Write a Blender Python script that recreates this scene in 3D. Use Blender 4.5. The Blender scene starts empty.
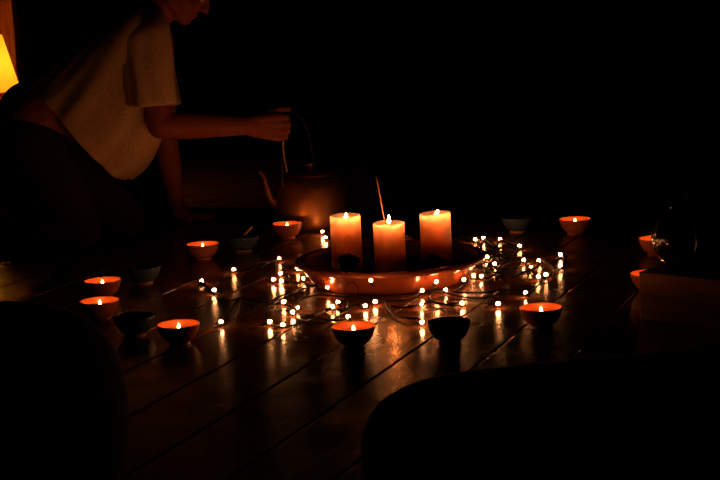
import bpy, bmesh, math, random
from mathutils import Vector, Matrix, noise
random.seed(7)
R = math.radians
SC = bpy.context.scene
COL = SC.collection

# ------------------------------------------------------------------ camera
FPX, CAM_H = 1550.0, 0.81
PITCH, ROLL = R(9.39), R(2.7)
F = Vector((0, math.cos(PITCH), -math.sin(PITCH)))
R0 = Vector((1, 0, 0)); U0 = Vector((0, math.sin(PITCH), math.cos(PITCH)))
UP = U0 * math.cos(ROLL) + R0 * math.sin(ROLL)
RT = R0 * math.cos(ROLL) - U0 * math.sin(ROLL)
EYE = Vector((0, 0, CAM_H))
cd = bpy.data.cameras.new('camera'); cam = bpy.data.objects.new('camera', cd); COL.objects.link(cam)
cd.sensor_width = 36; cd.lens = FPX / 720 * 36; cd.clip_start = 0.05; cd.clip_end = 60
m = Matrix.Identity(4)
for i in range(3):
    m[i][0] = RT[i]; m[i][1] = UP[i]; m[i][2] = -F[i]; m[i][3] = EYE[i]
cam.matrix_world = m
SC.camera = cam

def ray(px, py): return F + RT * ((px - 360) / FPX) + UP * ((240 - py) / FPX)
def atz(px, py, z=0.0):
    d = ray(px, py); return EYE + d * ((z - CAM_H) / d.z)
def aty(px, py, y):
    d = ray(px, py); return EYE + d * (y / d.y)

# ------------------------------------------------------------------ materials
def mat(name, base=(0.5, 0.5, 0.5), rough=0.5, spec=0.5, metal=0.0, sss=0.0, sssr=(1, .3, .1), ssss=0.02,
        emit=None, estr=0.0, var=0.25, vscale=12.0, bump=0.0, bscale=60.0, coat=0.0, stretch=None):
    M = bpy.data.materials.new(name); M.use_nodes = True
    nt = M.node_tree; n = nt.nodes; b = n['Principled BSDF']
    b.inputs['Roughness'].default_value = rough
    b.inputs['Specular IOR Level'].default_value = spec
    b.inputs['Metallic'].default_value = metal
    b.inputs['Coat Weight'].default_value = coat
    b.inputs['Coat Roughness'].default_value = 0.1
    tc = n.new('ShaderNodeTexCoord'); vec = tc.outputs['Object']
    if stretch:
        mp = n.new('ShaderNodeMapping'); nt.links.new(vec, mp.inputs['Vector'])
        mp.inputs['Rotation'].default_value = stretch[0]; mp.inputs['Scale'].default_value = stretch[1]
        vec = mp.outputs['Vector']
    nz = n.new('ShaderNodeTexNoise'); nz.inputs['Scale'].default_value = vscale; nz.inputs['Detail'].default_value = 5
    nt.links.new(vec, nz.inputs['Vector'])
    rp = n.new('ShaderNodeValToRGB')
    rp.color_ramp.elements[0].position = 0.3; rp.color_ramp.elements[1].position = 0.7
    rp.color_ramp.elements[0].color = (*[c * (1 - var) for c in base], 1)
    rp.color_ramp.elements[1].color = (*[min(1, c * (1 + var)) for c in base], 1)
    nt.links.new(nz.outputs['Fac'], rp.inputs['Fac']); nt.links.new(rp.outputs['Color'], b.inputs['Base Color'])
    if bump:
        n2 = n.new('ShaderNodeTexNoise'); n2.inputs['Scale'].default_value = bscale; n2.inputs['Detail'].default_value = 4
        nt.links.new(vec, n2.inputs['Vector'])
        bp = n.new('ShaderNodeBump'); bp.inputs['Strength'].default_value = bump; bp.inputs['Distance'].default_value = 0.002
        nt.links.new(n2.outputs['Fac'], bp.inputs['Height']); nt.links.new(bp.outputs['Normal'], b.inputs['Normal'])
    if sss:
        b.inputs['Subsurface Weight'].default_value = sss
        b.inputs['Subsurface Radius'].default_value = sssr
        b.inputs['Subsurface Scale'].default_value = ssss
    if emit:
        b.inputs['Emission Color'].default_value = (*emit, 1); b.inputs['Emission Strength'].default_value = estr
    return M

WARM = (1.0, 0.27, 0.045)
def emitter(name, c, s):
    M = bpy.data.materials.new(name); M.use_nodes = True
    nt = M.node_tree; nt.nodes.clear()
    o = nt.nodes.new('ShaderNodeOutputMaterial'); e = nt.nodes.new('ShaderNodeEmission')
    # slightly brighter towards the tip, as a flame is
    tc = nt.nodes.new('ShaderNodeTexCoord'); sp = nt.nodes.new('ShaderNodeSeparateXYZ')
    rp = nt.nodes.new('ShaderNodeMapRange'); rp.inputs['To Min'].default_value = s * 0.8; rp.inputs['To Max'].default_value = s * 1.1
    nt.links.new(tc.outputs['Generated'], sp.inputs[0]); nt.links.new(sp.outputs['Z'], rp.inputs['Value'])
    nt.links.new(rp.outputs[0], e.inputs['Strength'])
    e.inputs['Color'].default_value = (*c, 1)
    nt.links.new(e.outputs[0], o.inputs[0])
    return M

M_FLAME = emitter('pillar_flame', (1.0, 0.24, 0.05), 225)
M_TFLAME = emitter('small_flame', (1.0, 0.25, 0.04), 250)
M_BULB = emitter('fairy_bulb_glow', (1.0, 0.34, 0.11), 120)
M_WAX = mat('ivory_wax', (0.73, 0.47, 0.37), 0.45, 0.4, sss=1.0, sssr=(1.0, 0.85, 0.75), ssss=0.15, var=0.06, vscale=30, bump=0.15, bscale=40)
M_BWAX = mat('orange_wax', (0.62, 0.26, 0.10), 0.5, 0.4, var=0.08)
M_WICK = mat('charred_wick', (0.02, 0.015, 0.01), 0.9, 0.1)
M_TERRA = mat('glazed_terracotta', (0.46, 0.135, 0.05), 0.33, 0.5, var=0.18, vscale=25, bump=0.1)
M_DISH = mat('glazed_clay_dish', (0.19, 0.043, 0.013), 0.24, 0.5, var=0.25, vscale=14, bump=0.12, bscale=30, coat=0.4)
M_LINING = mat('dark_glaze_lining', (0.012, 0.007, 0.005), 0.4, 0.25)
M_BLUE = mat('blue_grey_glaze', (0.040, 0.070, 0.125), 0.3, 0.5, var=0.5, vscale=90, bump=0.1)
M_FOOT = mat('bare_clay_foot', (0.42, 0.2, 0.09), 0.7, 0.3)
M_WIRE = mat('dark_green_wire', (0.004, 0.004, 0.003), 0.38, 0.10)
M_SOCK = mat('dark_socket', (0.006, 0.006, 0.005), 0.45, 0.3)
M_COPPER = mat('tarnished_copper', (0.33, 0.15, 0.055), 0.45, 0.5, metal=0.85, var=0.35, vscale=18, bump=0.12, bscale=25)
M_IRON = mat('dark_iron', (0.02, 0.014, 0.01), 0.5, 0.4)
M_TEAPOT = mat('black_glaze', (0.012, 0.012, 0.013), 0.025, 0.5, var=0.2)
M_CRATE = mat('brown_crate_wood', (0.26, 0.12, 0.04), 0.6, 0.3, var=0.4, vscale=6, bump=0.3, bscale=14, stretch=((0, 0, 0), (1, 1, 9)))
M_CUSH = mat('black_cushion_cloth', (0.012, 0.009, 0.008), 0.9, 0.1, var=0.3, vscale=200, bump=0.2, bscale=300)
M_SKIN = mat('skin', (0.31, 0.085, 0.032), 0.55, 0.3, var=0.06)
M_SHIRT = mat('cream_knit', (0.66, 0.47, 0.27), 0.9, 0.1, var=0.16, vscale=120, bump=0.3, bscale=260)
M_TROU = mat('dark_trousers', (0.030, 0.022, 0.020), 0.9, 0.1, var=0.2)
M_HAIR = mat('dark_hair', (0.02, 0.012, 0.008), 0.5, 0.3, bump=0.6, bscale=120)
M_EYE = mat('eye', (0.6, 0.55, 0.5), 0.2, 0.5, var=0.02)
M_STICK = mat('bamboo_stick', (0.45, 0.26, 0.12), 0.6, 0.3)
M_PETAL = mat('dried_petal', (0.03, 0.014, 0.010), 0.85, 0.1)
M_BLOCKER = mat('black_blocker', (0.010, 0.006, 0.004), 0.7, 0.2)  # black for the added block in front of the lamp
M_BASE = mat('lamp_base_wood', (0.2, 0.08, 0.03), 0.4, 0.4)

# plank direction on the floor (planks vanish towards px 984,-46)
D = ray(984, -46); D = Vector((D.x, D.y, 0)).normalized(); N = Vector((D.y, -D.x, 0))
ANG = math.atan2(D.y, D.x)
def floor_material():
    M = bpy.data.materials.new('dark_stained_planks'); M.use_nodes = True
    nt = M.node_tree; n = nt.nodes; L = nt.links; b = n['Principled BSDF']
    tc = n.new('ShaderNodeTexCoord'); mp = n.new('ShaderNodeMapping')
    mp.vector_type = 'POINT'; mp.inputs['Rotation'].default_value = (0, 0, -ANG)
    L.new(tc.outputs['Object'], mp.inputs['Vector'])
    m2 = n.new('ShaderNodeMapping'); m2.inputs['Scale'].default_value = (1.6, 26, 4); L.new(mp.outputs[0], m2.inputs[0])
    g = n.new('ShaderNodeTexNoise'); g.inputs['Scale'].default_value = 3.0; g.inputs['Detail'].default_value = 7; L.new(m2.outputs[0], g.inputs['Vector'])
    rp = n.new('ShaderNodeValToRGB')
    rp.color_ramp.elements[0].position = 0.32; rp.color_ramp.elements[0].color = (0.065, 0.024, 0.009, 1)
    rp.color_ramp.elements[1].position = 0.70; rp.color_ramp.elements[1].color = (0.18, 0.066, 0.024, 1)
    L.new(g.outputs['Fac'], rp.inputs[0]); L.new(rp.outputs[0], b.inputs['Base Color'])
    w = n.new('ShaderNodeTexNoise'); w.inputs['Scale'].default_value = 9; w.inputs['Detail'].default_value = 4; L.new(mp.outputs[0], w.inputs['Vector'])
    mr = n.new('ShaderNodeMapRange'); mr.inputs['From Min'].default_value = 0.3; mr.inputs['From Max'].default_value = 0.7
    mr.inputs['To Min'].default_value = 0.16; mr.inputs['To Max'].default_value = 0.30
    L.new(w.outputs['Fac'], mr.inputs[0]); L.new(mr.outputs[0], b.inputs['Roughness'])
    bp = n.new('ShaderNodeBump'); bp.inputs['Strength'].default_value = 0.22; bp.inputs['Distance'].default_value = 0.0012
    L.new(g.outputs['Fac'], bp.inputs['Height']); L.new(bp.outputs['Normal'], b.inputs['Normal'])
    b.inputs['Specular IOR Level'].default_value = 0.42
    return M
M_FLOOR = floor_material()
M_WALL = mat('dark_wall', (0.010, 0.007, 0.006), 0.9, 0.05)
M_PANEL = mat('warm_pine_panel', (0.36, 0.14, 0.035), 0.55, 0.3, var=0.35, vscale=5, bump=0.2, bscale=10, stretch=((0, 0, 0), (14, 14, 0.7)))

# ------------------------------------------------------------------ mesh helpers
def link(name, bm, material, parent=None, smooth=True, auto=None):
    me = bpy.data.meshes.new(name)
    bmesh.ops.recalc_face_normals(bm, faces=bm.faces[:])
    bm.to_mesh(me); bm.free()
    if smooth:
        for p in me.polygons: p.use_smooth = True
        if auto is not None: me.set_sharp_from_angle(angle=R(auto))
    me.materials.append(material)
    o = bpy.data.objects.new(name, me); COL.objects.link(o)
    if parent:
        o.parent = parent
    return o
def empty(name, loc, label, cat, group=None, rz=0.0):
    o = bpy.data.objects.new(name, None); COL.objects.link(o)
    o.empty_display_size = 0.05
    o.location = loc; o.rotation_euler = (0, 0, rz)
    return tag(o, label, cat, group)
def tag(o, label=None, cat=None, group=None, kind=None):
    if label: o['label'] = label
    if cat: o['category'] = cat
    if group: o['group'] = group
    if kind: o['kind'] = kind
    return o
def children(o): return [c for c in bpy.data.objects if c.parent == o]
def dup(root, loc, rz=0.0, label=None, group=None):
    r = root.copy(); COL.objects.link(r); r.location = loc; r.rotation_euler = (0, 0, rz)
    if label: r['label'] = label
    if group: r['group'] = group
    for ch in children(root):
        c = ch.copy(); COL.objects.link(c); c.parent = r
        for g in children(ch):
            d = g.copy(); COL.objects.link(d); d.parent = c
    return r
def lathe(prof, seg=48, bm=None, off=Vector((0, 0, 0)), fn=None):
    bm = bm or bmesh.new(); rings = []
    for r, z in prof:
        if r < 1e-6:
            rings.append([bm.verts.new(off + Vector((0, 0, z)))])
        else:
            ring = []
            for k in range(seg):
                a = 2 * math.pi * k / seg
                p = Vector((r * math.cos(a), r * math.sin(a), z))
                if fn: p = fn(p, r, z, a)
                ring.append(bm.verts.new(off + p))
            rings.append(ring)
    for A, B in zip(rings[:-1], rings[1:]):
        for k in range(seg):
            k2 = (k + 1) % seg
            if len(A) == 1 and len(B) == 1: continue
            if len(A) == 1: bm.faces.new((A[0], B[k], B[k2]))
            elif len(B) == 1: bm.faces.new((A[k], A[k2], B[0]))
            else: bm.faces.new((A[k], A[k2], B[k2], B[k]))
    return bm
def smoothprof(pts, n=6):
    out = []
    for i in range(len(pts) - 1):
        p0 = pts[max(i - 1, 0)]; p1 = pts[i]; p2 = pts[i + 1]; p3 = pts[min(i + 2, len(pts) - 1)]
        for k in range(n):
            t = k / n
            out.append(tuple(0.5 * (2 * b + (c - a) * t + (2 * a - 5 * b + 4 * c - d) * t * t + (3 * b - a - 3 * c + d) * t ** 3)
                             for a, b, c, d in zip(p0, p1, p2, p3)))
    out.append(tuple(pts[-1])); return out
def spline(pts, n=8):
    return [Vector(p) for p in smoothprof([tuple(p) for p in pts], n)]
def tube(bm, path, rad, seg=8, cap=True):
    path = [Vector(p) for p in path]
    n = len(path); rings = []
    t0 = (path[1] - path[0]).normalized()
    ref = Vector((0, 0, 1)) if abs(t0.z) < 0.9 else Vector((1, 0, 0))
    u = t0.cross(ref).normalized()
    for i in range(n):
        t = (path[min(i + 1, n - 1)] - path[max(i - 1, 0)])
        t = t.normalized() if t.length > 1e-9 else t0
        u = (u - t * u.dot(t))
        u = u.normalized() if u.length > 1e-6 else t.orthogonal().normalized()
        v = t.cross(u)
        r = rad(i / (n - 1)) if callable(rad) else rad
        rings.append([bm.verts.new(path[i] + (u * math.cos(2 * math.pi * k / seg) + v * math.sin(2 * math.pi * k / seg)) * r) for k in range(seg)])
    for A, B in zip(rings[:-1], rings[1:]):
        for k in range(seg):
            bm.faces.new((A[k], A[(k + 1) % seg], B[(k + 1) % seg], B[k]))
    if cap:
        bm.faces.new(rings[0][::-1]); bm.faces.new(rings[-1])
    return bm
def ellipsoid(bm, c, rad, rot=None, u=20, v=14):
    mtx = Matrix.Translation(Vector(c)) @ ((rot.to_4x4()) if rot else Matrix.Identity(4)) @ Matrix.Diagonal((*rad, 1))
    bmesh.ops.create_uvsphere(bm, u_segments=u, v_segments=v, radius=1, matrix=mtx)
def capsule(bm, a, ra, b, rb, seg=18):
    a = Vector(a); b = Vector(b); d = (b - a)
    L = d.length; t = d.normalized()
    path = []; rr = []
    for k in range(6):
        s = -math.cos(k / 5 * math.pi / 2)
        path.append(a + t * ra * s); rr.append(max(0.0008, ra * math.sqrt(max(0, 1 - s * s))))
    for k in range(1, 7):
        path.append(a + d * k / 7); rr.append(ra + (rb - ra) * k / 7)
    for k in range(6):
        s = math.sin(k / 5 * math.pi / 2)
        path.append(b + t * rb * s); rr.append(max(0.0008, rb * math.sqrt(max(0, 1 - s * s))))
    n = len(path)
    tube(bm, path, lambda f: rr[int(round(f * (n - 1)))], seg)
def box(bm, c, size, mtx=None, bevel=0.0):
    g = bmesh.ops.create_cube(bm, size=1, matrix=(mtx or Matrix.Identity(4)) @ Matrix.Translation(Vector(c)) @ Matrix.Diagonal((*size, 1)))
    if bevel:
        es = list({e for v in g['verts'] for e in v.link_edges})
        bmesh.ops.bevel(bm, geom=es, offset=bevel, segments=2, affect='EDGES', profile=0.5)
def evaluated(o):
    dg = bpy.context.evaluated_depsgraph_get(); dg.update()
    me = bpy.data.meshes.new_from_object(o.evaluated_get(dg))
    old = o.data; o.modifiers.clear(); o.data = me; bpy.data.meshes.remove(old)
    return o
def fuse(name, bm, material, parent=None, voxel=0.006, it=4, fac=0.5):
    o = link(name, bm, material, None)
    r = o.modifiers.new('remesh', 'REMESH'); r.mode = 'VOXEL'; r.voxel_size = voxel; r.use_smooth_shade = True
    s = o.modifiers.new('smooth', 'SMOOTH'); s.factor = fac; s.iterations = it
    evaluated(o)
    for p in o.data.polygons: p.use_smooth = True
    if not o.data.materials: o.data.materials.append(material)
    if parent: o.parent = parent
    return o

# ------------------------------------------------------------------ setting
def proj(px, py): p = atz(px, py); return p.dot(N)
cuts = sorted(proj(*q) for q in ((225, 268.5), (230, 293.5), (195, 338), (272, 339), (341, 345), (463, 316), (553, 303), (579, 349)))
pitch = (cuts[-1] - cuts[1]) / 6
while cuts[0] > -6.5: cuts.insert(0, cuts[0] - pitch)
while cuts[-1] < 3.5: cuts.append(cuts[-1] + pitch)
bm = bmesh.new()
rot = Matrix(((N.x, D.x, 0, 0), (N.y, D.y, 0, 0), (0, 0, 1, 0), (0, 0, 0, 1)))
GAP = 0.0032
for a, b in zip(cuts[:-1], cuts[1:]):
    box(bm, ((a + b) / 2, 4.6, -0.02), (b - a - GAP, 12.4, 0.04), rot, 0.0034)
box(bm, (-1.5, 4.6, -0.05), (10, 12.4, 0.02), rot)
tag(link('floor', bm, M_FLOOR, smooth=False), kind='structure')
bm = bmesh.new(); box(bm, (0, 9.2, 1.4), (12, 0.12, 3.2)); tag(link('wall_back', bm, M_WALL, smooth=False), kind='structure')
# lit wooden wall panel at the far left, ending in a vertical edge
YP = 6.6
pe = aty(15, 40, YP)
bm = bmesh.new()
x0 = pe.x - 1.3; nb = 5; w_ = 1.3 / nb
for k in range(nb):
    box(bm, (x0 + w_ * (k + .5), YP + 0.05, 1.15), (w_ - 0.002, 0.1, 2.3), None, 0.002)
tag(link('wall_left', bm, M_PANEL, smooth=False), kind='structure')

# ------------------------------------------------------------------ bowls
BOWL = smoothprof([(0.0255, 0.0), (0.0245, 0.006), (0.034, 0.0125), (0.0432, 0.026), (0.048, 0.039), (0.050, 0.047)], 5)
INNER = smoothprof([(0.0492, 0.0486), (0.0474, 0.047), (0.0455, 0.038), (0.0405, 0.026), (0.031, 0.016), (0.012, 0.012)], 5)
def flame_bm(h, r, lean=0.0):
    prof = smoothprof([(0, 0), (r * .75, h * .12), (r, h * .32), (r * .72, h * .6), (r * .3, h * .85), (0, h)], 5)
    return lathe(prof, 16, None, Vector((0, 0, 0)), lambda p, rr, z, a: p + Vector((lean * z, 0, 0)))
def make_lit_bowl():
    t = empty('bowl_candle', (0, 0, 0), 'x', 'candle bowl')
    link('bowl', lathe([(0, 0.003), (0.022, 0.003), (0.023, 0.0)] + BOWL + INNER + [(0, 0.0115)], 56), M_TERRA, t, auto=50)
    link('wax', lathe([(0, 0.0235), (0.0382, 0.0235), (0.0435, 0.0330), (0.0425, 0.0334), (0.030, 0.0326), (0, 0.0322)], 40), M_BWAX, t, auto=50)
    bm = bmesh.new(); tube(bm, [(0, 0, 0.032), (0.0003, 0, 0.036), (0.001, 0, 0.0395)], 0.0008, 6); link('wick', bm, M_WICK, t)
    f = link('flame', flame_bm(0.0115, 0.0034), M_TFLAME, t); f.location = (0.0005, 0, 0.0378)
    return t
def make_empty_bowl():
    t = empty('ceramic_bowl', (0, 0, 0), 'x', 'bowl')
    link('bowl', lathe([(0, 0.0065), (0.0243, 0.0065)] + BOWL[5:] + INNER + [(0, 0.0115)], 56), M_BLUE, t, auto=50)
    link('foot', lathe([(0.020, 0.0065), (0.0205, 0.0), (0.0255, 0.0), (0.0245, 0.0066), (0.020, 0.0065)], 48), M_FOOT, t, auto=50)
    return t
LIT = [  # rim-centre px, label
    ((353.5, 326.3), 'lit candle bowl with a dark outside, in front of the wide dish nearest the viewer'),
    ((178.4, 324.2), 'lit candle bowl beside a plank joint, nearest the viewer on the left side'),
    ((541.0, 307.5), 'lit candle bowl at the front right, just past the last fairy bulbs'),
    ((99.5, 300.8), 'lit candle bowl at far left, the nearer of the two close together'),
    ((102.5, 280.4), 'lit candle bowl at far left below the kneeling knees, farther of the close pair'),
    ((202.5, 244.0), 'dimly glowing terracotta candle bowl, left of the kettle behind the lights'),
    ((287.0, 223.6), 'lit terracotta candle bowl standing right in front of the kettle'),
    ((575.0, 219.0), 'lit terracotta candle bowl alone at the back right'),
    ((656.0, 238.5), 'terracotta candle bowl half hidden behind the black teapot'),
    ((650.0, 273.5), 'terracotta candle bowl almost hidden behind the left corner of the wooden box'),
]
DARK = [
    ((449.0, 322.0), 'dark unlit bowl at the front, right of the nearest lit candle bowl'),
    ((134.0, 316.5), 'dark unlit bowl at left between two lit candle bowls'),
    ((143.0, 267.0), 'blue-grey unlit bowl in front of the kneeling person, with a pale foot'),
    ((243.0, 236.5), 'blue-grey unlit bowl left of the kettle with a wooden scoop resting in it'),
    ((517.0, 217.5), 'blue-grey unlit bowl at the back, behind the right end of the lights'),
]
lb = make_lit_bowl(); db = make_empty_bowl()
used = set()
def rim_to_base(px):
    p = atz(px[0], px[1], 0.047); return Vector((p.x, p.y, 0))
BPOS = {}
for proto, rows, grp in ((lb, LIT, 'lit candle bowls around the dish'), (db, DARK, 'unlit bowls around the dish')):
    for i, (px, lab) in enumerate(rows):
        p = rim_to_base(px); rz = random.uniform(0, 6.28)
        if i == 0:
            proto.location = p; proto.rotation_euler = (0, 0, rz); proto['label'] = lab; proto['group'] = grp; o = proto
        else:
            o = dup(proto, p, rz, lab, grp)
        BPOS[px] = p
# wooden scoop resting in the dark bowl left of the kettle
p = BPOS[(243.0, 236.5)]
bm = bmesh.new()
a = p + Vector((-0.025, 0.0, 0.0235)); b = p + Vector((0.032, -0.004, 0.078))
tube(bm, [a.lerp(b, k / 10) for k in range(11)], lambda f: 0.0052 if f < .25 else 0.0034, 8)
ellipsoid(bm, a + Vector((0.002, 0, 0.003)), (0.013, 0.010, 0.006), Matrix.Rotation(R(-40), 3, 'Y'))
tag(link('wooden_scoop', bm, M_STICK), 'small wooden scoop leaning in the blue-grey bowl left of the kettle', 'scoop')

# ------------------------------------------------------------------ dish, pillar candles
DC = atz(391, 280.5)
dish_prof = smoothprof([(0.205, 0.0), (0.216, 0.006), (0.232, 0.030), (0.246, 0.050)], 4) + \
    smoothprof([(0.2475, 0.0515), (0.258, 0.0535), (0.2625, 0.060), (0.2605, 0.067), (0.253, 0.070), (0.245, 0.067)], 3) + \
    smoothprof([(0.240, 0.058), (0.226, 0.034), (0.210, 0.018), (0.195, 0.014)], 4)
d = link('candle_dish', lathe([(0, 0.0)] + dish_prof + [(0, 0.0135)], 96), M_DISH, auto=60)
d.location = DC
tag(d, 'wide shallow glazed terracotta dish holding three pillar candles', 'dish')
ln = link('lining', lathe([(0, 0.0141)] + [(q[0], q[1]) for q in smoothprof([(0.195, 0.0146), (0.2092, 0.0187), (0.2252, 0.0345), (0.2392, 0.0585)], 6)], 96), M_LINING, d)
def dish_r(z):  # outer radius at height z
    return 0.208 + 0.62 * z + 0.012
def pillar(px_base, px_top, rad, seed, label, flame_lean, fh, low=0.0, crater=0.012):
    b = atz(px_base[0], px_base[1], 0.0143)
    tp = aty(px_top[0], px_top[1], b.y); H = tp.z - b.z
    t = empty('pillar_candle', b, label, 'candle', 'pillar candles in the dish')
    def wob(p, r, z, a):
        q = noise.noise(Vector((math.cos(a) * 1.3, math.sin(a) * 1.3, seed + z * 6)))
        k = 1 + 0.012 * q
        dz = 0.0
        if z > H - 0.03:
            dz = 0.004 * noise.noise(Vector((math.cos(a) * 1.1 + seed, math.sin(a) * 1.1, 3.3))) * min(1, (z - H + 0.03) / 0.02)
            dz -= low * max(0, -math.cos(a - 0.3)) * min(1, (z - H + 0.03) / 0.02) * (r / rad)
        return Vector((p.x * k, p.y * k, z + dz))
    prof = [(0, 0), (rad * .97, 0), (rad, 0.003)] + [(rad, 0.003 + (H - 0.006) * k / 14) for k in range(1, 15)] + \
        smoothprof([(rad * .995, H - 0.001), (rad * .96, H + 0.0005), (rad * .92, H - 0.003), (rad * .82, H - crater * .75), (rad * .6, H - crater * .98), (rad * .25, H - crater)], 4) + [(0, H - crater)]
    link('wax_body', lathe(prof, 64, None, Vector((0, 0, 0)), wob), M_WAX, t, auto=70)
    bm = bmesh.new(); zc = H - crater
    tube(bm, [(0, 0, zc - 0.003), (0.0005, 0, zc + 0.005), (0.002, 0, zc + 0.010)], 0.0012, 8); link('wick', bm, M_WICK, t)
    f = link('flame', flame_bm(fh, 0.0050, flame_lean), M_FLAME, t); f.location = (0.001, 0, zc + 0.0065)
    return t, b, H
pillar((347.5, 267.5), (344.5, 215.5), 0.0435, 1.0, 'left ivory pillar candle in the dish, burning low in its hollow', 0.15, 0.0185, 0.001, 0.018)
c2 = pillar((391.0, 275.5), (387.5, 223.0), 0.0432, 5.0, 'middle ivory pillar candle, shortest and nearest, with the tallest flame', 0.0, 0.026, 0.0, 0.009)
pillar((437.0, 266.5), (433.0, 212.5), 0.0435, 9.0, 'right ivory pillar candle in the dish with a drooping left lip', 0.5, 0.018, 0.004, 0.017)

def flower(px, s, label, seed):
    b = atz(px[0], px[1], 0.0175)
    rnd = random.Random(seed)
    t = bmesh.new()
    ellipsoid(t, (0, 0, 0.017 * s), (0.020 * s, 0.020 * s, 0.0185 * s), None, 14, 10)
    for k in range(46):
        a = k * 2.399; ph = (k / 46) ** 0.7 * 1.45
        out = Vector((math.cos(a) * math.sin(ph), math.sin(a) * math.sin(ph), math.cos(ph)))
        tang = Vector((-math.sin(a), math.cos(a), 0))
        root = Vector((0, 0, 0.018 * s)) + out * 0.014 * s
        tip = root + out * (0.013 + 0.007 * rnd.random()) * s + Vector((0, 0, 0.004 * s))
        tip.z = max(tip.z, 0.002)
        w = 0.0115 * s
        mid = (root + tip) / 2 + out.cross(tang) * 0.003
        th = out.cross(tang).normalized() * 0.0008
        vs = []
        for sg in (-1, 1):
            vs.append([t.verts.new(root + th * sg), t.verts.new(mid + tang * w + th * sg), t.verts.new(tip + th * sg), t.verts.new(mid - tang * w + th * sg)])
        t.faces.new(vs[1]); t.faces.new(vs[0][::-1])
        for i in range(4):
            j = (i + 1) % 4
            t.faces.new((vs[0][i], vs[0][j], vs[1][j], vs[1][i]))
    o = link('dried_flower_head', t, M_PETAL, smooth=False); o.location = b; o.scale = (1.15, 1.0, 0.95)
    tag(o, label, 'dried flower', 'dried flower heads in the dish')
flower((349.0, 272.5), 1.08, 'dark dried flower head lying against the left pillar candle', 3)
flower((433.0, 272.0), 1.0, 'dark dried flower head lying against the right pillar candle', 8)
# incense stick rising behind the middle candle
c2b = c2[1]
base = Vector((c2b.x + 0.010, c2b.y + 0.050, 0.0145))
tip = aty(376.0, 175.0, base.y + 0.012)
bm = bmesh.new(); tube(bm, [base.lerp(tip, k / 12) for k in range(13)], lambda f: 0.0013 if f < .25 else 0.0020, 8)
tag(link('incense_stick', bm, M_STICK), 'thin incense stick rising behind the middle pillar candle', 'incense stick')

# ------------------------------------------------------------------ fairy lights
BULBS = [(279, 258.7), (296.9, 269), (281, 273.7), (273, 279.6), (282, 281), (303, 278.7), (327, 288), (323, 232), (326, 237.2),
 (283, 302), (293, 312), (269, 322), (282.5, 325), (338, 302.5), (297, 308), (332, 307), (371, 280.6), (365, 305.6), (374.6, 301.6), (348.5, 317),
 (436, 282), (422, 290.6), (445.2, 290.3), (463.7, 280), (482, 276.4), (474, 267), (487.5, 257), (475.5, 239.4), (483.7, 238), (500, 239.2), (520, 246),
 (494, 264), (523, 260.3), (538.7, 260.7), (531, 266.7), (561, 254.7), (560.5, 266.3), (546.3, 274.5), (539, 276.7), (526, 293), (497.5, 303.7), (462, 303), (422, 322),
 (421.7, 304.5), (201.6, 281), (214.7, 290), (234.4, 269.7), (220.7, 322), (401, 235.2)]
SMALL = {(326, 237.2), (297, 308), (421.7, 304.5), (401, 235.2), (531, 266.7), (474, 267)}
def place(px, z0=0.012):
    z = z0
    while True:
        p = atz(px[0], px[1], z)
        dd = (Vector((p.x, p.y)) - Vector((DC.x, DC.y))).length
        if p.y > DC.y + 0.1 or dd > dish_r(z) + 0.010 or z > 0.09: return p
        z += 0.003
SL = empty('string_lights', atz(400, 310), 'tangled dark string of warm white fairy lights spread around the dish', 'fairy lights')
SLP = SL.location.copy()
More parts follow.
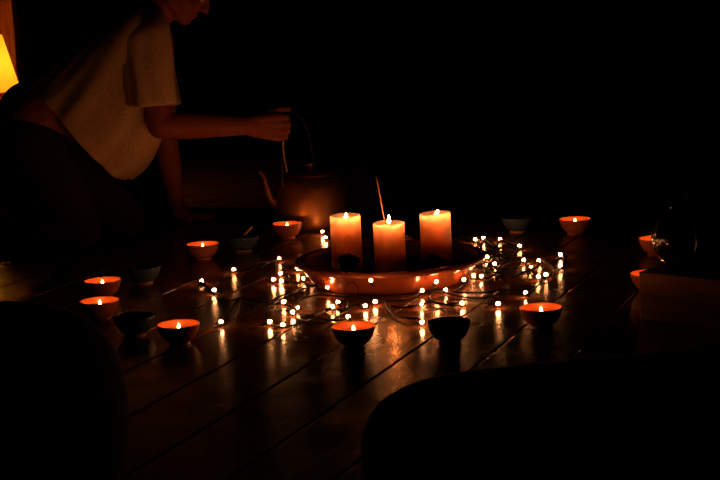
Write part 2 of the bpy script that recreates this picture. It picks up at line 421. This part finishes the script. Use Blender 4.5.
WIRES = [
 [(196, 288), (201, 284), (215, 293), (228, 300), (240, 298), (250, 300), (262, 302), (268.7, 303.7), (280, 303.7), (290, 307), (296, 312)],
 [(236, 317), (250, 312.5), (258, 307), (268.7, 304.5), (276, 300), (285, 298), (296, 292.5), (306, 288), (317, 285)],
 [(295, 309), (297.5, 302.5), (304, 298), (317.5, 295), (330, 295.5), (340, 296.5), (347, 297), (356, 295.5), (374, 297.5)],
 [(299, 315), (310, 315), (324, 309.5), (340, 309.5), (350, 306), (360, 304), (374, 300)],
 [(270, 322), (276, 326.5), (284, 327), (305, 322.5), (322, 323), (331, 320.5), (340, 315.5), (352, 307)],
 [(300, 317.5), (316, 317.5), (332, 320.5), (346, 319)],
 [(380, 300.6), (400, 300.5), (414, 297), (420, 293), (429, 290), (439, 288)],
 [(379, 300), (385, 302.5), (390, 311), (399, 317), (408, 318), (417.5, 318.5), (422, 321)],
 [(390, 306), (402.5, 307.5), (420, 305), (432, 302), (451.7, 305.8), (462, 304)],
 [(445, 291), (436, 292), (430, 296.7), (433, 301.7), (444, 304.5), (458, 303)],
 [(447, 291.5), (460, 292.5), (485, 292.5), (500, 290), (514, 291), (526, 294)],
 [(446, 293), (456.7, 296), (472, 298), (486.7, 297.5), (500, 293), (508, 286), (500, 279)],
 [(456, 291), (464, 284), (470, 279), (482, 279), (492, 276), (497, 270), (490, 264), (483, 261), (488, 256), (496, 258), (501, 264), (497, 268)],
 [(497, 268), (507, 270), (516, 267), (523, 262), (530, 268), (540, 277), (548, 276), (552, 268), (545, 262), (535, 261), (526, 265)],
 [(538, 262), (546, 259), (554, 260), (561, 256), (565, 261), (561, 268), (552, 272)],
 [(475, 241), (480, 243), (484, 239.5), (490, 243), (496, 246), (500, 241), (508, 244), (520, 248), (514, 254), (505, 258), (498, 262)],
 [(279, 260), (270, 262), (262, 268), (268, 275), (274, 281), (283, 283), (290, 281), (288, 275), (281, 275)],
 [(290, 282), (297, 283), (303, 282), (309, 287), (303, 293), (296, 291), (292, 296), (296, 300)],
 [(201, 282), (208, 287), (214.7, 291), (219, 284), (226, 276), (234.4, 271), (246, 270), (258, 264), (268, 262)],
 [(240, 298), (232, 308), (226, 318), (220.7, 324), (214, 328)],
 [(323, 233), (330, 236), (340, 239), (352, 240)],
 [(398, 235), (404, 236), (414, 237), (430, 236), (452, 238), (468, 240), (476, 241)],
 [(486, 268), (492, 272), (500, 272), (504, 266), (512, 262), (508, 256), (499, 254), (492, 260), (486, 268)],
 [(526, 294), (534, 289), (541, 281), (536, 275), (529, 271), (520, 273), (512, 276), (505, 271)],
 [(338, 304), (345, 301), (348, 306), (342, 311), (335, 309), (332, 304), (340, 301), (350, 304)],
]
wire_pts = []
for wi, w in enumerate(WIRES):
    pts = []; bm = bmesh.new()
    for k, q in enumerate(w):
        z = 0.0048 + 0.005 * abs(math.sin(k * 1.7 + wi))
        p = place(q, z); pts.append(p)
    path = spline(pts, 10)
    wire_pts += path
    # two twisted strands
    acc = 0.0; off = [[], []]
    fine = []
    for a, b in zip(path[:-1], path[1:]):
        nseg = max(1, int((b - a).length / 0.003))
        fine += [a.lerp(b, k / nseg) for k in range(nseg)]
    fine.append(path[-1])
    for i, p in enumerate(fine):
        t = (fine[min(i + 1, len(fine) - 1)] - fine[max(i - 1, 0)])
        if t.length < 1e-7: continue
        t.normalize()
        u = t.cross(Vector((0, 0, 1))); u = u.normalized() if u.length > 1e-4 else Vector((1, 0, 0)); v = u.cross(t)
        if i: acc += (p - fine[i - 1]).length
        ph = acc / 0.020 * 2 * math.pi
        o = (u * math.cos(ph) + v * math.sin(ph)) * 0.0016
        off[0].append(p + o); off[1].append(p - o)
    for s in off:
        if len(s) > 2: tube(bm, [x - SLP for x in s], 0.0016, 6)
    link('wire', bm, M_WIRE, SL)
bm = bmesh.new()
# the little loop standing up in front of the dish
lp = place((352, 297), 0.004)
loop = [lp + Vector((0.017 * math.sin(t), -0.004 + 0.004 * t / 3, 0.018 - 0.018 * math.cos(t) * 1.0)) for t in [k / 24 * 2 * math.pi for k in range(25)]]
tube(bm, [q - SLP + Vector((0, -0.004, 0.002)) for q in loop], 0.0014, 6)
link('wire', bm, M_WIRE, SL)
def along(bm, base, dirv, prof, seg=12):
    q = Vector((0, 0, 1)).rotation_difference(dirv).to_matrix()
    s = lathe(prof, seg)
    for v in s.verts: v.co = base + q @ v.co
    return s
for i, px in enumerate(BULBS):
    z0 = 0.012
    p = place(px, z0) if px != (371, 280.6) else atz(371, 280.6, 0.062)
    near = min(wire_pts, key=lambda q: (q - p).length)
    dv = p - near
    if px == (371, 280.6):
        foot = atz(376.5, 296.5, 0.012); dv = p - foot
    elif dv.length < 0.012:
        a = random.uniform(0, 6.28); dv = Vector((math.cos(a), math.sin(a), 0.35))
    if dv.length > 1e-6: dv.normalize()
    if px != (371, 280.6): dv = Vector((dv.x, dv.y, max(0.12, min(0.5, dv.z)))).normalized()
    k = 0.72 if px in SMALL else 1.0
    Ls = 0.019
    bb = p - dv * 0.003 - SLP
    sk = link('socket', along(None, bb - dv * Ls, dv, [(0, 0), (0.0022, 0.0004), (0.0032, 0.004), (0.0034, Ls * .8), (0.0030, Ls), (0, Ls)]), M_SOCK, SL, auto=50)
    ra = 0.0044 * k
    link('bulb', along(None, bb, dv, smoothprof([(0.0015, -0.001), (ra * .9, 0.002), (ra, 0.0045), (ra * .7, 0.0085), (0, 0.0105)], 3)), M_BULB, sk)

# ------------------------------------------------------------------ kettle and stirring stick
KC = atz(313, 226.5)
KL = lambda px, py: aty(px, py, KC.y)
pxm = (KL(330, 200) - KL(300, 200)).length / 30      # metres per pixel there
kt = empty('kettle', KC, 'large tarnished copper kettle with a curved spout, under the reaching hand', 'kettle')
kr = 35 * pxm
kp = smoothprof([(kr * .80, 0), (kr * .97, .010), (kr * 1.02, .05), (kr * 1.0, .10), (kr * .93, .142), (kr * .80, .168), (kr * .62, .178)], 5)
link('body', lathe([(0, 0)] + kp + [(kr * .6, .176), (0, .176)], 64), M_COPPER, kt, auto=50)
link('lid', lathe(smoothprof([(kr * .66, .177), (kr * .665, .182), (kr * .5, .191), (kr * .2, .198), (0.012, .199)], 4) + [(0.010, .204), (0.015, .210), (0.014, .217), (0, .220)], 48), M_COPPER, kt, auto=50)
sp = [KL(279, 206) - KC, KL(271, 199) - KC, KL(267, 188) - KC, KL(264.5, 178) - KC, KL(259.5, 171) - KC]
bm = bmesh.new(); tube(bm, spline(sp, 7), lambda f: 0.021 - 0.013 * f ** .8, 16); link('spout', bm, M_COPPER, kt, auto=60)
# bail handle: hinged across the body, tipped a little
bm = bmesh.new(); ha = R(60); hr = kr * .88
arc = [Vector((math.cos(ha) * hr * math.cos(t), math.sin(ha) * hr * math.cos(t), 0.150 + 0.235 * math.sin(t))) for t in [k / 30 * math.pi for k in range(31)]]
arc = [p + Vector((-0.040, 0, 0)) for p in arc]
tube(bm, arc, 0.0042, 10); link('handle', bm, M_IRON, kt)

# ------------------------------------------------------------------ person
def Y(px, py, y): return aty(px, py, y)
person = empty('person', atz(95, 245), 'person kneeling in a cream short-sleeved shirt, leaning forward over the kettle', 'person')
PP = person.location.copy()
def L(v): return Vector(v) - PP
YR, YL, YM = 4.98, 5.30, 5.14
pel = Y(44, 120, YM); chest = Y(126, 52, YM); neck = Y(153, 16, YM)
hipR, hipL = Y(34, 142, 5.04), Y(44, 138, 5.25)
kneeR = atz(83, 249); kneeR.z = 0.068
kneeL = atz(127, 240); kneeL.z = 0.068
ankR = kneeR + Vector((-0.40, 0.10, -0.012)); ankL = kneeL + Vector((-0.40, 0.12, -0.012))
shR, shL = Y(147, 40, 5.03), Y(157, 40, 5.29)
elR, wrR = Y(160, 126, 4.97), Y(252, 126, 5.03)
elL, wrL = Y(165, 135, 5.40), Y(177, 207, 5.46)
bm = bmesh.new()
C = lambda a, ra, b, rb: capsule(bm, L(a), ra, L(b), rb)
# torso
C(pel, .118, pel.lerp(chest, .55), .104); C(pel.lerp(chest, .5), .106, chest, .118)
for s in (-1, 1):
    C(pel + Vector((0, .07 * s, 0)), .11, pel.lerp(chest, .5) + Vector((0, .045 * s, 0)), .085)
    C(pel.lerp(chest, .5) + Vector((0, .045 * s, 0)), .085, chest + Vector((0, .085 * s, 0)), .095)
C(chest, .10, neck, .062); C(shR, .052, chest, .09); C(shL, .052, chest, .09); C(shR, .046, neck, .055); C(shL, .046, neck, .055)
# arms
C(shR, .050, shR.lerp(elR, .45), .048); C(shR.lerp(elR, .4), .050, elR, .041)
C(elR, .041, elR.lerp(wrR, .3), .043); C(elR.lerp(wrR, .3), .043, wrR, .0285)
C(shL, .056, elL, .041); C(elL, .041, elL.lerp(wrL, .3), .042); C(elL.lerp(wrL, .3), .042, wrL, .028)
# legs and feet
for h, k, an, s in ((hipR, kneeR, ankR, -1), (hipL, kneeL, ankL, 1)):
    C(h, .088, k, .060); C(k, .058, k.lerp(an, .3), .056); C(k.lerp(an, .3), .056, an, .036)
    toe = an + Vector((-0.12, 0.01, -0.020))
    C(an, .036, an + Vector((-.02, 0, .02)), .032); C(an, .034, toe, .024)
    for q in range(5):
        yy = (q - 2) * 0.017
        C(toe + Vector((0, yy * .7, 0)), .013, toe + Vector((-.045 + abs(q - 1) * .006, yy, -.010)), .0095)
# right fist, thumb side up, closed round the stick
hc = Y(271, 127, 5.05)
fx = (Y(300, 127, 5.05) - Y(250, 127, 5.05)).normalized()
kx = hc + fx * 0.030
for q in range(4):
    z = 0.031 - 0.0215 * q
    reach = (0.0, 0.004, 0.001, -0.007)[q]
    C(wrR + Vector((0, 0, z * .45)), .021, kx + Vector((reach, 0, z)), .0145)
    a = kx + Vector((reach, 0, z)); b = a + Vector((0.024, 0.012, -0.003)); c = b + Vector((-0.002, 0.030, -0.001)); e = c + Vector((-0.026, 0.004, 0.001))
    r0 = (.0098, .0100, .0096, .0086)[q]
    C(a, r0 + .001, b, r0); C(b, r0, c, r0 * .95); C(c, r0 * .95, e, r0 * .85)
th0 = wrR + Vector((0.022, 0.012, 0.018)); th1 = hc + Vector((0.004, 0.020, 0.043)); th2 = hc + Vector((0.032, 0.026, 0.053)); th3 = hc + Vector((0.060, 0.030, 0.0535))
C(th0, .018, th1, .0135); C(th1, .0125, th2, .0105); C(th2, .0105, th3, .0085)
# left hand flat on the floor
hl = atz(183, 221.5); hl.z = 0.018
for q in range(4):
    yy = (1.5 - q) * 0.021
    C(wrL, .024, hl + Vector((0.028, yy, 0.0)), .0155)
    a = hl + Vector((0.028, yy, 0.0)); b = a + Vector((0.040, yy * .35, 0.002)); c = b + Vector(((.032, .040, .036, .026)[q], yy * .3, -0.0075))
    C(a, .0115, b, .0095); C(b, .0095, c, .0078)
C(wrL + Vector((0, -.01, -.02)), .018, hl + Vector((0.005, -0.050, -0.002)), .0125); C(hl + Vector((0.005, -0.050, -0.002)), .0120, hl + Vector((0.034, -0.070, -0.006)), .0092)
# head: bowed, looking down to the right at the kettle
hfw = Vector((0.80, -0.05, -0.60)).normalized(); hsd = Vector((0, -1, 0)); hsd = (hsd - hfw * hsd.dot(hfw)).normalized(); hup = hfw.cross(hsd)
if hup.z < 0: hup = -hup
HR = Matrix((hfw, hsd, hup)).transposed()
chin = Y(184, 25, YM)
hcn = chin + hup * 0.105 - hfw * 0.070
def HP(f, s, u): return L(hcn + hfw * f + hsd * s + hup * u)
C(neck, .060, hcn - hup * .05 - hfw * .02, .058)
ellipsoid(bm, HP(-.012, 0, .022), (.096, .074, .094), HR); ellipsoid(bm, HP(.030, 0, -.030), (.058, .060, .080), HR)
ellipsoid(bm, HP(.060, 0, -.088), (.024, .026, .020), HR)
for s in (-1, 1):
    capsule(bm, HP(.058, .02 * s, -.088), .017, HP(-.005, .056 * s, -.060), .018)
    ellipsoid(bm, HP(-.006, .077 * s, -.008), (.020, .008, .032), HR)
    ellipsoid(bm, HP(.062, .036 * s, -.022), (.020, .022, .018), HR)
    capsule(bm, HP(.081, .016 * s, .022), .010, HP(.070, .050 * s, .024), .009)
capsule(bm, HP(.086, 0, .010), .008, HP(.104, 0, -.026), .0125)
for s in (-1, 1): ellipsoid(bm, HP(.094, .011 * s, -.030), (.010, .008, .007), HR)
capsule(bm, HP(.082, -.02, -.056), .0075, HP(.082, .02, -.056), .0075); capsule(bm, HP(.080, -.018, -.067), .0080, HP(.080, .018, -.067), .0080)
body = fuse('body', bm, M_SKIN, None, 0.0046, 3, .5); body.parent = person
# eyes and hair
for s in (-1, 1):
    bm = bmesh.new(); ellipsoid(bm, HP(.074, .031 * s, .002), (.0125, .0125, .0125)); link('eye', bm, M_EYE, person)
bm = bmesh.new()
ellipsoid(bm, HP(-.026, 0, .036), (.102, .084, .098), HR); ellipsoid(bm, HP(-.060, 0, -.015), (.062, .078, .080), HR); ellipsoid(bm, HP(.045, 0, .086), (.040, .064, .030), HR)
fuse('hair', bm, M_HAIR, person, 0.007, 2)
# shirt: one loose tube for the trunk, two for the sleeves
def loft(bm, rings, seg=56, sub=7, sq=2.4, wr=0.0, seed=0.0):
    # ring: (point a, point b, half width, widthwise direction)
    flat = [(*r[0], *r[1], r[2]) for r in rings]
    fl = smoothprof(flat, sub); out = []
    for i, q in enumerate(fl):
        a = Vector(q[0:3]); b = Vector(q[3:6]); hw = q[6]; c = (a + b) / 2; ax = (b - a) / 2
        wv = Vector((0, 1, 0)) * hw; ring = []
        t = i / (len(fl) - 1)
        for k in range(seg):
            an = 2 * math.pi * k / seg; ca, sa = math.cos(an), math.sin(an)
            e = 2 / sq
            p = c + ax * (abs(ca) ** e) * (1 if ca > 0 else -1) + wv * (abs(sa) ** e) * (1 if sa > 0 else -1)
            w = wr * t * (noise.noise(Vector((ca * 2.6 + seed, sa * 2.6, t * 1.6))) + .6 * noise.noise(Vector((ca * 7 + seed, sa * 7, t * 2.2))))
            p += (p - c).normalized() * w
            ring.append(bm.verts.new(p))
        out.append(ring)
    for A, B in zip(out[:-1], out[1:]):
        for k in range(seg): bm.faces.new((A[k], A[(k + 1) % seg], B[(k + 1) % seg], B[k]))
bm = bmesh.new()
Q = lambda px, py, y=YM: L(Y(px, py, y))
loft(bm, [(Q(141, 2), Q(166, 22), .075), (Q(127, 5), Q(171, 44), .165), (Q(110, 17), Q(173, 74), .190), (Q(86, 38), Q(168, 112), .185),
          (Q(64, 60), Q(157, 146), .182), (Q(50, 75), Q(142, 168), .186), (Q(42, 85), Q(127, 180), .190)], wr=0.030, seed=2.0)
loft(bm, [(Q(124, 22, 5.09), Q(162, 8, 5.09), .07), (Q(113, 38, 5.04), Q(169, 24, 5.03), .088), (Q(115, 60, 5.02), Q(172, 46, 5.00), .082), (Q(121, 80, 5.00), Q(174, 68, 4.98), .078), (Q(126, 106, 4.99), Q(179, 103, 4.97), .080)], 40, 6, 2.0, 0.016, 7.0)
loft(bm, [(Q(136, 40, 5.26), Q(166, 22, 5.26), .065), (Q(138, 58, 5.31), Q(172, 44, 5.31), .074), (Q(142, 84, 5.35), Q(176, 76, 5.35), .078), (Q(146, 106, 5.37), Q(181, 104, 5.37), .080)], 40, 6, 2.0, 0.010, 11.0)
sh = link('shirt', bm, M_SHIRT, None)
so = sh.modifiers.new('thick', 'SOLIDIFY'); so.thickness = 0.004; so.offset = -1
evaluated(sh); sh.parent = person
# trousers
bm = bmesh.new()
for s, h, k, an in ((-1, hipR, kneeR, ankR), (1, hipL, kneeL, ankL)):
    C(h + Vector((0, 0, 0.0)), .108, h.lerp(k, .5), .092); C(h.lerp(k, .5), .092, k, .0665)
    C(k, .0665, k.lerp(an, .3), .064); C(k.lerp(an, .3), .064, an + Vector((.05, 0, 0)), .050)
    C(h, .105, Y(28, 124, YM - .04) if s < 0 else Y(33, 115, YM + .06), .100 if s < 0 else .118)
fuse('trousers', bm, M_TROU, person, 0.008, 3)
# the stick in the fist, dipping towards the kettle
s_bot = KC + Vector((-.038, -.010, 0.198)); s_mid = hc + Vector((0.036, 0.029, -0.03)); s_top = hc + Vector((0.030, 0.027, 0.048))
s_bot = Vector((Y(287, 172, 5.085)))
bm = bmesh.new(); tube(bm, spline([s_top, s_mid, Y(283.5, 152, 5.08), s_bot], 8), 0.0026, 8)
tag(link('stirring_stick', bm, M_STICK), 'thin pale stick held in the fist, pointing down at the kettle lid', 'stick')

# ------------------------------------------------------------------ lamp
LY = 6.15
lc = aty(-27, 92, LY); lc_top = aty(-29, 36, LY)
lamp = empty('floor_lamp', (lc.x, LY, 0), 'glowing lamp with a flared yellow shade at the far left edge', 'lamp')
z0, z1 = lc.z, lc_top.z
pm = (aty(40, 60, LY) - aty(0, 60, LY)).length / 40
rb, rt = 47 * pm, 33 * pm
def shade_material():
    M = bpy.data.materials.new('glowing_paper_shade'); M.use_nodes = True
    nt = M.node_tree; nt.nodes.clear(); o = nt.nodes.new('ShaderNodeOutputMaterial')
    nz = nt.nodes.new('ShaderNodeTexNoise'); nz.inputs['Scale'].default_value = 60
    rp = nt.nodes.new('ShaderNodeValToRGB'); rp.color_ramp.elements[0].color = (0.80, 0.62, 0.3, 1); rp.color_ramp.elements[1].color = (0.88, 0.70, 0.36, 1)
    nt.links.new(nz.outputs['Fac'], rp.inputs[0])
    t = nt.nodes.new('ShaderNodeBsdfTranslucent'); d_ = nt.nodes.new('ShaderNodeBsdfDiffuse'); mx = nt.nodes.new('ShaderNodeMixShader'); mx.inputs[0].default_value = 0.35
    nt.links.new(rp.outputs[0], t.inputs[0]); nt.links.new(rp.outputs[0], d_.inputs[0])
    nt.links.new(t.outputs[0], mx.inputs[1]); nt.links.new(d_.outputs[0], mx.inputs[2]); nt.links.new(mx.outputs[0], o.inputs[0])
    return M
link('lamp_shade', lathe([(rb, z0), (rt, z1), (rt - .0015, z1), (rb - .0015, z0), (rb, z0)], 64), shade_material(), lamp, auto=40)
link('base', lathe(smoothprof([(0.10, 0), (0.10, .015), (.05, .03), (.045, .10), (.075, .2), (.05, .30), (.015, .36), (.012, z0 + .02)], 5) + [(0, z0 + .02)], 40), M_BASE, lamp, auto=50)
bm = bmesh.new(); tube(bm, [(-rt, 0, z1 - .01), (rt, 0, z1 - .01)], .002, 6); tube(bm, [(0, -rt, z1 - .01), (0, rt, z1 - .01)], .002, 6); tube(bm, [(0, 0, z0), (0, 0, z1 - .01)], .003, 6); link('shade_frame', bm, M_IRON, lamp)
bm = bmesh.new(); ellipsoid(bm, (0, 0, z0 + .075), (.028, .028, .036)); link('light_bulb', bm, emitter('lamp_bulb', (1.0, 0.40, 0.045), 230), lamp)

bm = bmesh.new(); bmr = aty(175, 150, 5.72).x; bml = -1.365  # added chest-shaped block, there to keep lamplight off the floor
box(bm, ((bml + bmr) / 2, 5.74, .20), (bmr - bml, .24, .40), None, .012)
ch = link('lamplight_blocker', bm, M_BLOCKER, smooth=False)
tag(ch, 'added dark chest-shaped block behind the kneeling person, keeping lamplight off the floor', 'light blocker')
bm = bmesh.new(); box(bm, ((bml + bmr) / 2, 5.74, .42), (bmr - bml + .02, .26, .04), None, .01); link('lid', bm, M_BLOCKER, ch, smooth=False)  # top slab of the added lamplight blocker

# ------------------------------------------------------------------ box and teapot
PB = atz(639.5, 319.5); bu = Vector((math.sin(R(46.6)), -math.cos(R(46.6)), 0)); bv = Vector((math.cos(R(46.6)), math.sin(R(46.6)), 0))
S1, S2, BH = 0.30, 0.30, 0.115
bc = PB + bu * S1 / 2 + bv * S2 / 2
bm = bmesh.new(); box(bm, (0, 0, BH / 2), (S1, S2, BH), None, .003)
bx = link('wooden_box', bm, M_CRATE, smooth=False); bx.location = bc; bx.rotation_euler = (0, 0, math.atan2(bu.y, bu.x))
tag(bx, 'plain brown wooden box at right with the black teapot standing on it', 'box')
tc = atz(689, 265, BH)
tp = empty('teapot', tc, 'glossy black teapot standing on the brown wooden box', 'teapot')
pr = smoothprof([(.044, 0), (.052, .004), (.074, .026), (.086, .060), (.086, .085), (.076, .115), (.055, .135), (.042, .140)], 6)
link('body', lathe([(0, 0)] + pr + [(.040, .138), (0, .138)], 64), M_TEAPOT, tp, auto=60)
link('lid', lathe(smoothprof([(.046, .140), (.046, .144), (.034, .153), (.016, .159), (.007, .161)], 4) + smoothprof([(.006, .165), (.012, .172), (.013, .178), (.008, .184), (0, .186)], 4), 48), M_TEAPOT, tp, auto=60)
bm = bmesh.new()
hd = Vector((-0.05, -1, 0)).normalized()
tube(bm, spline([hd * .070 + Vector((0, 0, .118)), hd * .105 + Vector((0, 0, .122)), hd * .128 + Vector((0, 0, .095)), hd * .122 + Vector((0, 0, .055)), hd * .080 + Vector((0, 0, .036))], 8), .0065, 12); link('handle', bm, M_TEAPOT, tp)
bm = bmesh.new(); sd = -hd
tube(bm, spline([sd * .074 + Vector((0, 0, .045)), sd * .110 + Vector((0, 0, .065)), sd * .128 + Vector((0, 0, .105)), sd * .150 + Vector((0, 0, .132))], 8), lambda f: .020 - .010 * f, 14); link('spout', bm, M_TEAPOT, tp)

# ------------------------------------------------------------------ dark cushions in the foreground
def cushion(c, size, rz, label, ex=6.0, rise=0.0):
    bm = bmesh.new(); bmesh.ops.create_cube(bm, size=2)
    bmesh.ops.subdivide_edges(bm, edges=bm.edges[:], cuts=15, use_grid_fill=True)
    for v in bm.verts:
        p = v.co.copy(); n = (abs(p.x) ** ex + abs(p.y) ** ex + abs(p.z) ** ex) ** (1 / ex)
        p = p / n
        q = Vector((p.x * size[0] / 2, p.y * size[1] / 2, (p.z + 1) * size[2] / 2 * (1 + rise * p.x)))
        q += Vector((0, 0, 1)) * 0.004 * noise.noise(q * 6) * (q.z / size[2])
        v.co = q
    o = link('floor_cushion', bm, M_CUSH); o.location = c; o.rotation_euler = (0, 0, rz)
    tag(o, label, 'cushion')
    return o
cushion(Vector((0.39, 2.02, 0)), (0.80, 0.34, 0.285), R(5), 'large dark cushion with a rounded corner, nearest the viewer at lower right', 4.2, 0.03)
cushion(Vector((-0.605, 2.25, 0)), (0.48, 0.42, 0.365), R(-4), 'black cushion in the shadow at the lower left corner', 2.7)

# ------------------------------------------------------------------ world and view
W = bpy.data.worlds.new('night'); SC.world = W; W.use_nodes = True
W.node_tree.nodes['Background'].inputs[0].default_value = (0.0006, 0.0003, 0.0004, 1); W.node_tree.nodes['Background'].inputs[1].default_value = 0.3
vs = SC.view_settings; vs.view_transform = 'Standard'; vs.look = 'None'; vs.exposure = 0.0; vs.gamma = 1.0; vs.use_curve_mapping = False
